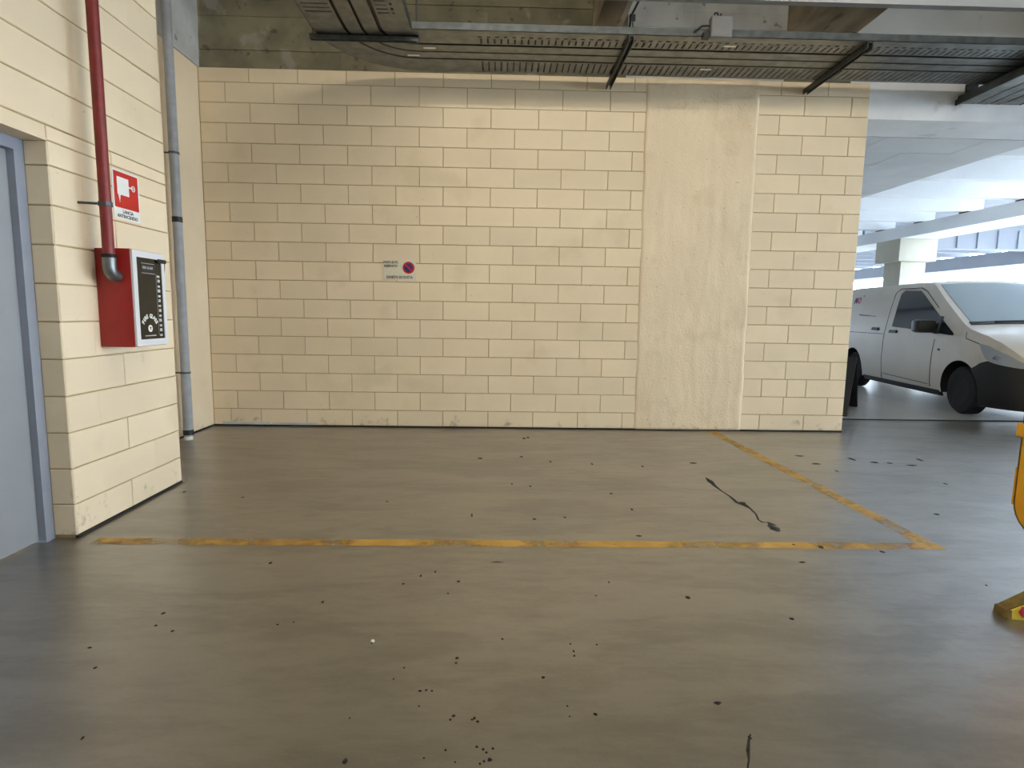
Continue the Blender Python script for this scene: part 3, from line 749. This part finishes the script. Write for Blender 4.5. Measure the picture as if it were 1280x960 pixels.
G = [(860, 747, 8, 4), (897, 879, 11, 5), (744, 893, 6, 4), (717, 814, 4, 3), (718, 820, 4, 3), (713, 805, 3, 2), (573, 727, 5, 3), (571, 823, 7, 4), (570, 829, 5, 2), (504, 730, 5, 2),
     (526, 720, 4, 3), (544, 715, 3, 3), (560, 742, 3, 2), (465, 804, 3, 3), (525, 864, 6, 3), (533, 863, 4, 3), (540, 864, 4, 3), (524, 883, 3, 2), (505, 835, 3, 2), (492, 849, 3, 2),
     (567, 895, 5, 4), (563, 900, 4, 4), (593, 898, 5, 4), (597, 902, 5, 4), (590, 900, 3, 3), (596, 934, 5, 4), (604, 937, 4, 4), (608, 941, 4, 3), (612, 950, 7, 8), (616, 936, 4, 4), (605, 952, 4, 4), (600, 955, 4, 4),
     (557, 938, 4, 3), (530, 948, 3, 2), (569, 953, 3, 2), (431, 952, 7, 9), (437, 898, 2, 3), (403, 753, 5, 2), (404, 752, 3, 2), (347, 781, 5, 2), (338, 704, 5, 3), (367, 778, 2, 2), (628, 799, 5, 2), (679, 847, 6, 4),
     (709, 883, 3, 2), (712, 896, 3, 2), (746, 806, 3, 2), (745, 745, 3, 2), (761, 728, 3, 2), (590, 645, 4, 2), (706, 647, 5, 2), (668, 649, 6, 2), (204, 767, 7, 3), (195, 782, 6, 2), (216, 789, 5, 3), (119, 835, 5, 3), (112, 810, 7, 2),
     (103, 923, 4, 4), (303, 622, 4, 2), (230, 615, 3, 2), (484, 627, 3, 2), (1150, 575, 6, 3), (1065, 574, 7, 4), (1020, 580, 14, 2), (1093, 578, 12, 2), (1112, 579, 10, 1.5), (1000, 570, 14, 1.5), (1140, 582, 16, 1.5), (1046, 589, 3, 2), (866, 579, 10, 2),
     (1103, 690, 8, 3), (1171, 643, 7, 3), (1182, 605, 4, 2), (1233, 732, 3, 2), (990, 774, 8, 4), (655, 548, 5, 2), (660, 547, 5, 2), (652, 571, 5, 2), (600, 573, 8, 2), (688, 577, 4, 2), (740, 580, 3, 2), (803, 583, 4, 2),
     (640, 605, 3, 2), (663, 608, 4, 2), (790, 637, 4, 3), (764, 617, 5, 2), (590, 643, 3, 2), (798, 670, 10, 2), (622, 703, 22, 0.8), (1003, 703, 10, 2)]
for k, (px, py, w, h) in enumerate(G): blob(grit, px, py, w, h, k)
tag(grit.build('floor_grit', M['near_black']), 'dark crumbs, leaf bits and pits scattered over the concrete floor', 'debris', kind='stuff')
pb = MB(); c = cam_floor(466, 803)
pb.add([c + Vector((0.008 * math.cos(a) * math.cos(e), 0.008 * math.sin(a) * math.cos(e), 0.006 + 0.006 * math.sin(e))) for e in (-0.9, 0, 0.9) for a in [k * PI / 4 for k in range(8)]],
       [(r * 8 + k, r * 8 + (k + 1) % 8, (r + 1) * 8 + (k + 1) % 8, (r + 1) * 8 + k) for r in range(2) for k in range(8)] + [tuple(range(8))[::-1], tuple(16 + k for k in range(8))])
tag(pb.build('pebble', M['white']), 'tiny white pebble lying alone on the grey floor', 'pebble')

# ------------------------------------------------------------------ yellow plastic barrier at the right edge
br = thing('crowd_barrier', 'yellow plastic crowd barrier standing at the right edge', 'barrier', (5.5, -4.8, 0))
BXc, B0, B1, BZa, BZb = 5.565, -5.75, -3.80, 0.32, 1.02
def rrect(y0, y1, z0, z1, r, n=6):
    pts = []
    for (cy_, cz_, s) in ((y1 - r, z0 + r, -90), (y1 - r, z1 - r, 0), (y0 + r, z1 - r, 90), (y0 + r, z0 + r, 180)):
        for k in range(n + 1):
            a = math.radians(s + 90 * k / n); pts.append((cy_ + r * math.cos(a), cz_ + r * math.sin(a)))
    return pts
def frame_ring(outer, inner, x0, x1, mb):
    n = len(outer)
    vs = [(x, *p) for x in (x0, x1) for ring in (outer, inner) for p in ring]
    fs = []
    for i in range(n):
        j = (i + 1) % n
        fs += [(i, j, n + j, n + i), (2 * n + i, 3 * n + i, 3 * n + j, 2 * n + j), (i, 2 * n + i, 2 * n + j, j), (n + i, n + j, 3 * n + j, 3 * n + i)]
    mb.add(vs, fs)
fb = MB(); frame_ring(rrect(B0, B1, BZa, BZb, 0.13), rrect(B0 + 0.085, B1 - 0.085, BZa + 0.085, BZb - 0.085, 0.05), BXc - 0.025, BXc + 0.025, fb)
fb.build('frame', M['yellow'], br, bevel=0.008)
MB().box(BXc - 0.022, BXc + 0.022, B0 + 0.08, B1 - 0.08, 0.62, 0.72).build('middle_rail', M['yellow'], br)
for k in range(9):
    y = B0 + 0.24 + k * 0.185
    MB().box(BXc - 0.015, BXc + 0.015, y - 0.03, y + 0.03, BZa + 0.07, BZb - 0.07).build('slat', M['yellow'], br)
fb = MB(); frame_ring(rrect(B0 - .003, B1 + .003, BZa - .003, BZb, 0.13), rrect(B0 + 0.02, B1 - 0.02, BZa + 0.02, BZb - 0.02, 0.11), BXc - 0.0258, BXc + 0.0258, fb)
fb = MB(); frame_ring(rrect(B0 - .002, B1 + .002, BZa - .002, BZb + .002, 0.13), rrect(B0 + 0.004, B1 - 0.004, BZa + 0.004, BZb - 0.004, 0.126), BXc - 0.0262, BXc + 0.0262, fb)
fb.build('dark_edge', M['olive'], br)  # thin darker ring round the outer edge of the panel
MB().box(BXc - 0.012, BXc + 0.012, B1 - 0.01, B1 + 0.028, 0.42, 0.60).build('hinge_lug', M['yellow'], br, bevel=0.004)
hk = MB(); hk.box(BXc - 0.055, BXc - 0.02, B1 - 0.06, B1 - 0.005, 0.765, 0.775); hk.box(BXc - 0.06, BXc - 0.048, B1 - 0.06, B1 - 0.005, 0.755, 0.815); hk.box(BXc - 0.05, BXc - 0.02, B1 - 0.055, B1 - 0.01, 0.765, 0.805)
hk.build('connector_hook', M['yellow'], br, bevel=0.003)
for y in (-4.02, -5.4):
    ft = MB()
    hw_, hh = 0.225, 0.05
    ft.add([(BXc - hw_, y - 0.035, 0.0), (BXc - hw_, y + 0.035, 0.0), (BXc - hw_, y + 0.03, 0.035), (BXc - hw_, y - 0.03, 0.035),
            (BXc - 0.06, y - 0.06, 0.0), (BXc - 0.06, y + 0.06, 0.0), (BXc - 0.06, y + 0.04, 0.11), (BXc - 0.06, y - 0.04, 0.11),
            (BXc + 0.06, y - 0.06, 0.0), (BXc + 0.06, y + 0.06, 0.0), (BXc + 0.06, y + 0.04, 0.11), (BXc + 0.06, y - 0.04, 0.11),
            (BXc + hw_, y - 0.035, 0.0), (BXc + hw_, y + 0.035, 0.0), (BXc + hw_, y + 0.03, 0.035), (BXc + hw_, y - 0.03, 0.035)],
           [(0, 3, 2, 1), (12, 13, 14, 15)] + [(a + i, a + (i + 1) % 4, a + 4 + (i + 1) % 4, a + 4 + i) for a in (0, 4, 8) for i in range(4)])
    foot = ft.build('foot', M['lemon'], br, bevel=0.004)
    # dark worn ridge on top and reflector on the side that faces the bay
    MB().prism([(BXc - hw_ - 0.004, y - 0.026, 0.034), (BXc - hw_ - 0.004, y + 0.026, 0.034), (BXc - 0.06, y + 0.036, 0.1105), (BXc - 0.06, y - 0.036, 0.1105)], (0, 0, 0.006)).build('worn_ridge', M['olive'], foot)
    MB().prism([(BXc - hw_ - 0.006, y - 0.037, 0.002), (BXc - hw_ - 0.006, y + 0.037, 0.002), (BXc - hw_ - 0.006, y + 0.032, 0.038), (BXc - hw_ - 0.006, y - 0.032, 0.038)], (0.02, 0, 0.002)).build('worn_tip', M['olive'], foot)
    c = Vector((BXc - 0.165, y - 0.046, 0.040))
    uu = Vector((1, -0.12, 0)).normalized(); vv = Vector((0, 0.18, 1)).normalized()
    MB().prism([c + uu * 0.026 * math.cos(PI / 3 * k) + vv * 0.026 * math.sin(PI / 3 * k) for k in range(6)], (0, -0.005, 0)).build('reflector', M['magenta'], foot)
    MB().box(BXc - 0.03, BXc + 0.03, y - 0.03, y + 0.03, 0.10, BZa + 0.02).build('foot_post', M['yellow'], br)

# ------------------------------------------------------------------ black folding stand behind the wall end
af = thing('folding_stand', 'black folding sign stand half hidden behind the right end of the wall', 'stand', (7.75, 1.6, 0))
dv = Vector((0.61, 0.79, 0)); wv = Vector((-0.79, 0.61, 0))
def slab(foot_r, top_r, w, t, name, m):
    a, b = Vector(foot_r), Vector(top_r); n = (b - a).cross(wv).normalized() * t
    return MB().prism([a, b, b + wv * w, a + wv * w], n).build(name, m, af, bevel=0.006)
top = Vector((8.02, 1.42, 0.74))
slab((7.71, 1.04, 0.0), top, 0.6, 0.035, 'front_board', M['black'])
slab((8.36, 1.86, 0.0), top + Vector((0.02, 0.03, -0.005)), 0.6, -0.035, 'rear_board', M['rubber'])
q = Vector((7.70, 1.03, 0.0)); MB().prism([q, q + dv * 0.09, q + dv * 0.09 + wv * 0.6, q + wv * 0.6], (0, 0, 0.05)).build('foot_bar', M['rubber'], af)

# ------------------------------------------------------------------ white panel van
vf = Vector((-0.145, -0.989)).normalized()
van = thing('van', 'white panel van with black bumper parked beyond the end of the wall', 'van', (10.38, 1.26, 0), math.atan2(vf.y, vf.x))
def interp(tab, x):
    if x <= tab[0][0]: return tab[0][1]
    for (a, u), (b, v) in zip(tab[:-1], tab[1:]):
        if x <= b:
            t = (x - a) / (b - a); return u + (v - u) * t
    return tab[-1][1]
def smooth_interp(tab, x, d=0.05):
    return (interp(tab, x - d) + interp(tab, x) * 2 + interp(tab, x + d)) / 4
HW = [(.18, .90), (.28, .945), (.55, .965), (.90, .962), (1.05, .952), (1.2, .925), (1.5, .865), (1.72, .81), (1.82, .76), (1.9, .66)]
PLAN = [(-4.25, .90), (-4.2, .955), (-4.0, .99), (-3.7, 1), (0.1, 1), (.35, .985), (.55, .95), (.70, .89), (.82, .80), (.90, .66)]
TOP = [(-4.25, 1.78), (-4.15, 1.85), (-3.8, 1.875), (-1.35, 1.865), (-1.15, 1.83), (-0.95, 1.745), (-0.06, 1.235), (0.10, 1.165), (.45, 1.08), (.65, 1.00), (.78, .90), (.86, .80), (.90, .70)]
def T_(x): return smooth_interp(TOP, x, 0.03)
def side_y(x, z): return smooth_interp(HW, z, 0.04) * smooth_interp(PLAN, x, 0.03)
def ztop(x, t): return T_(x) + 0.035 * (1 - t * t)
def loft(xs, zb, zt, off=0.0, ns=12, ntp=5, crown=True):
    rings = []
    for x in xs:
        b, t = zb(x), zt(x); ring = []
        pts = []
        for j in range(ns + 1):
            z = b + (t - b) * j / ns; pts.append((side_y(x, z) + off, z))
        w = pts[-1][0]
        for j in range(1, ntp + 1):
            u = 1 - j / ntp; pts.append((w * u, t + (0.035 * (1 - u * u) if crown else 0)))
        ring = [(x, -y, z) for y, z in pts] + [(x, y, z) for y, z in pts[-2::-1]]
        rings.append(ring)
    n = len(rings[0]); vs = [p for r in rings for p in r]
    fs = [(i * n + k, i * n + (k + 1) % n, (i + 1) * n + (k + 1) % n, (i + 1) * n + k) for i in range(len(xs) - 1) for k in range(n)]
    fs += [tuple(range(n)), tuple((len(xs) - 1) * n + k for k in range(n))[::-1]]
    return vs, fs
xs = [-4.25, -4.22, -4.15, -4.0, -3.7, -3.2, -2.7, -2.2, -1.8, -1.5, -1.35, -1.25, -1.15, -1.05, -0.95, -0.8, -0.6, -0.4, -0.2, -0.1, -0.03, 0.05, 0.12, 0.25, 0.35, 0.45, 0.55, 0.63, 0.70, 0.76, 0.81, 0.85, 0.88, 0.90]
body = MB().add(*loft(xs, lambda x: 0.25, T_)).build('body', M['vanpaint'], van, smooth=True, sharp=40, local=True)
# wheel arches cut out of the body
body.data.materials.append(M['rubber'])
def bool_cut(o, wx, r):
    c = MB().tube([(wx, -1.2, 0.335), (wx, -0.62, 0.335)], r, 40).build('cutter', M['rubber'])
    c2 = MB().tube([(wx, 1.2, 0.335), (wx, 0.62, 0.335)], r, 40).build('cutter', M['rubber'])
    for k in (c, c2):
        k.matrix_world = Matrix.Identity(4)
        md = o.modifiers.new('cut', 'BOOLEAN'); md.operation = 'DIFFERENCE'; md.object = k; md.solver = 'EXACT'
    loc, rot = van.location.copy(), van.rotation_euler.copy()
    van.location = (0, 0, 0); van.rotation_euler = (0, 0, 0)
    bpy.context.view_layer.update()
    me = bpy.data.meshes.new_from_object(o.evaluated_get(bpy.context.evaluated_depsgraph_get()))
    o.modifiers.clear(); o.data = me
    van.location, van.rotation_euler = loc, rot
    for k in (c, c2): bpy.data.objects.remove(k)
for wx in (0.0, -3.2): bool_cut(body, wx, 0.40)
body.data.name = 'body'

def patch(poly, off, m, name, parent=van, side=-1, thick=0.012, dx=0.15, dz=0.07):
    bm = bmesh.new()
    vs = [bm.verts.new((x, 0, z)) for x, z in poly]; bm.faces.new(vs)
    X = [p[0] for p in poly]; Z = [p[1] for p in poly]
    k = min(Z) + dz
    while k < max(Z):
        bmesh.ops.bisect_plane(bm, geom=bm.verts[:] + bm.edges[:] + bm.faces[:], plane_co=(0, 0, k), plane_no=(0, 0, 1)); k += dz
    k = min(X) + dx
    while k < max(X):
        bmesh.ops.bisect_plane(bm, geom=bm.verts[:] + bm.edges[:] + bm.faces[:], plane_co=(k, 0, 0), plane_no=(1, 0, 0)); k += dx
    bm.faces.ensure_lookup_table()
    ret = bmesh.ops.extrude_face_region(bm, geom=bm.faces[:])
    inner = {v for v in ret['geom'] if isinstance(v, bmesh.types.BMVert)}
    for v in bm.verts:
        o_ = off - (thick if v in inner else 0)
        v.co.y = side * (side_y(v.co.x, v.co.z) + o_)
    bmesh.ops.recalc_face_normals(bm, faces=bm.faces)
    me = bpy.data.meshes.new(name); bm.to_mesh(me); bm.free()
    me.polygons.foreach_set('use_smooth', [True] * len(me.polygons)); me.set_sharp_from_angle(angle=math.radians(40))
    me.materials.append(m)
    o = bpy.data.objects.new(name, me); COL.objects.link(o); o.parent = parent
    return o
def seam_path(pts, w, side=-1, name='seam', off=0.002):
    poly = []
    L_, R_ = [], []
    for i, p in enumerate(pts):
        a = Vector(pts[max(i - 1, 0)]); b = Vector(pts[min(i + 1, len(pts) - 1)]); t = (b - a).normalized(); n = Vector((-t.y, t.x)) * w / 2
        L_.append(tuple(Vector(p) + n)); R_.append(tuple(Vector(p) - n))
    return patch(L_ + R_[::-1], off, M['seam'], name, side=side, thick=0.008)
for s in (-1, 1):
    patch([(-1.90, 1.16), (-1.93, 1.70), (-1.86, 1.755), (-1.40, 1.735), (-1.24, 1.665), (-0.23, 1.10), (-0.22, 1.07), (-0.30, 1.07), (-0.95, 1.115)], 0.005, M['vanglass'], 'side_window', side=s)
    patch([(-0.62, 1.08), (-0.62, 1.34), (-0.56, 1.33), (-0.56, 1.08)], 0.010, M['black'], 'window_divider', side=s)
    seam_path([(-2.08, 0.27), (-2.10, 0.6), (-2.10, 1.1), (-2.12, 1.72), (-2.05, 1.79)], 0.014, s)
    seam_path([(-0.66, 0.30), (-0.66, 0.75), (-0.63, 1.0)], 0.013, s)
    seam_path([(-2.05, 1.79), (-1.42, 1.78), (-1.20, 1.715), (-0.75, 1.46)], 0.012, s)
    seam_path([(-2.02, 0.36), (-0.72, 0.33)], 0.010, s)
    seam_path([(-3.74, 0.30), (-3.76, 1.1), (-3.76, 1.74)], 0.012, s)
    seam_path([(-3.95, 1.03), (-2.15, 1.03)], 0.010, s)                       # body crease above the sliding-door rail
    seam_path([(0.05, 1.12), (0.06, 1.04), (0.30, 0.985), (0.72, 0.83)], 0.012, s)
    patch([(-2.52, 1.085), (-2.30, 1.085), (-2.29, 1.105), (-2.31, 1.135), (-2.50, 1.135)], 0.035, M['black'], 'door_handle', side=s, thick=0.04)
    patch([(-1.91, 1.055), (-1.69, 1.055), (-1.68, 1.075), (-1.70, 1.105), (-1.89, 1.105)], 0.035, M['black'], 'door_handle', side=s, thick=0.04)
    patch([(0.33, 0.985), (0.50, 0.955), (0.72, 0.86), (0.85, 0.76), (0.85, 0.70), (0.66, 0.71), (0.46, 0.79)], 0.008, M['lamp_lens'], 'headlight', side=s, dx=0.05, dz=0.04)
    patch([(0.56, 0.80), (0.63, 0.78), (0.66, 0.815), (0.60, 0.845)], 0.013, M['chrome'], 'headlight_bulb', side=s, dx=0.05)
    patch([(-0.52, 0.84), (-0.47, 0.84), (-0.47, 0.87), (-0.52, 0.87)], 0.006, M['seam'], 'badge', side=s)
    patch([(-4.1, 0.19), (-3.66, 0.19), (-3.66, 0.27), (-4.1, 0.27)], 0.006, M['black'], 'sill_guard', side=s, thick=0.05)
    patch([(-2.74, 0.19), (-0.44, 0.19), (-0.44, 0.27), (-2.74, 0.27)], 0.006, M['black'], 'sill_guard', side=s, thick=0.05)
    # mirror on its arm
    mm = MB()
    for (x0, x1, y0_, y1_, z0, z1) in ((-0.80, -0.58, 0.97, 1.22, 1.09, 1.28),):
        mm.box(x0, x1, s * y0_, s * y1_, z0, z1)
    mi = mm.build('wing_mirror', M['black'], van, bevel=0.05, local=True)
    MB().tube([(-0.62, s * 0.90, 1.10), (-0.66, s * 1.02, 1.13)], 0.035, 10).build('mirror_arm', M['black'], mi, local=True)
    # wheels
    for wx in (0.0, -3.2):
        tyre = MB().tube([(wx, s * 0.70, 0.332), (wx, s * 0.71, 0.332), (wx, s * 0.74, 0.332), (wx, s * 0.88, 0.332), (wx, s * 0.915, 0.332), (wx, s * 0.925, 0.332)], [0.22, 0.30, 0.328, 0.328, 0.30, 0.215], 40)
        w = tyre.build('wheel', M['rubber'], van, smooth=True, local=True)
        rim = MB()
        rim.tube([(wx, s * 0.90, 0.332), (wx, s * 0.928, 0.332), (wx, s * 0.918, 0.332), (wx, s * 0.905, 0.332)], [0.214, 0.212, 0.19, 0.14], 32)
        rim.tube([(wx, s * 0.90, 0.332), (wx, s * 0.925, 0.332)], [0.075, 0.06], 16)
        rim.build('wheel_rim', M['rubber'], w, smooth=True, local=True)
# windscreen lying on the slope, bonnet edge wiper, bumper, grille
def top_patch(xr, wf_, off, m, name, thick=0.01, nx=10, ny=14):
    vs, fs = [], []
    for lay_ in (0, 1):
        for i in range(nx + 1):
            x = xr[0] + (xr[1] - xr[0]) * i / nx; w = side_y(x, T_(x))
            for j in range(ny + 1):
                t = (-1 + 2 * j / ny) * wf_
                vs.append((x, t * w, ztop(x, t) + off - lay_ * thick))
    q = (nx + 1) * (ny + 1)
    for l in (0, 1):
        for i in range(nx):
            for j in range(ny):
                a = l * q + i * (ny + 1) + j; fs.append((a, a + 1, a + ny + 2, a + ny + 1))
    rim = [i * (ny + 1) for i in range(nx + 1)] + [nx * (ny + 1) + j for j in range(1, ny + 1)] + [i * (ny + 1) + ny for i in range(nx - 1, -1, -1)] + [j for j in range(ny - 1, 0, -1)]
    for a, b in zip(rim, rim[1:] + rim[:1]): fs.append((a, b, q + b, q + a))
    return MB().add(vs, fs).build(name, m, van, smooth=True, sharp=40, local=True)
top_patch((-1.10, -0.07), 0.90, 0.006, M['windshield'], 'windscreen')
top_patch((-0.075, 0.0), 0.93, 0.012, M['black'], 'wiper_cowl', nx=2)
for y in (-0.55, 0.15):
    MB().tube([(-0.04, y, T_(-0.04) + 0.045), (-0.07, y + 0.55, T_(-0.07) + 0.05)], 0.012, 8).build('wiper', M['black'], van, local=True)
bxs = [0.26, 0.32, 0.40, 0.5, 0.6, 0.68, 0.75, 0.81, 0.86, 0.89, 0.905]
BT = [(0.24, 0.64), (0.34, 0.69), (0.46, 0.775), (0.62, 0.735), (0.9, 0.69)]
bump = MB().add(*loft(bxs, lambda x: 0.17 + 0.02 * max(0, x - .6), lambda x: interp(BT, x), off=0.016, ns=8, ntp=3, crown=False)).build('front_bumper', M['black'], van, smooth=True, sharp=40, local=True)
for wx in (0.0,): bool_cut(bump, wx, 0.395)
MB().box(0.86, 0.925, -0.50, 0.50, 0.70, 0.86).build('grille', M['black'], van, bevel=0.02, local=True)
MB().box(0.905, 0.932, -0.26, 0.26, 0.40, 0.51).build('number_plate', M['white'], van, local=True)
MB().box(-4.32, -4.2, -0.86, 0.86, 0.28, 0.55).build('rear_bumper', M['black'], van, bevel=0.03, local=True)
# print on the side facing the bay
fx = Vector((1, 0, 0))
def side_text(txt, size, m, x, z, align, bold):
    s_ = -(side_y(x, z) + 0.004); slope = (side_y(x, z + .1) - side_y(x, z)) / .1
    return text_mesh(txt, size, m, 'lettering', van, (x, s_, z), fx, Vector((0, -slope, 1)), align=align, bold=bold, local=True)
side_text('M', 0.16, M['logo_navy'], -3.445, 1.575, 'RIGHT', 0.006)
side_text('O', 0.16, M['logo_pink'], -3.435, 1.575, 'LEFT', 0.006)
side_text('\u00ae', 0.05, M['logo_navy'], -3.27, 1.69, 'LEFT', 0.0)
patch([(-3.20, 1.345), (-2.95, 1.335), (-2.55, 1.322), (-2.55, 1.330), (-2.95, 1.352), (-3.20, 1.366)], 0.002, M['blue_ink'], 'printed_line', thick=0.006)
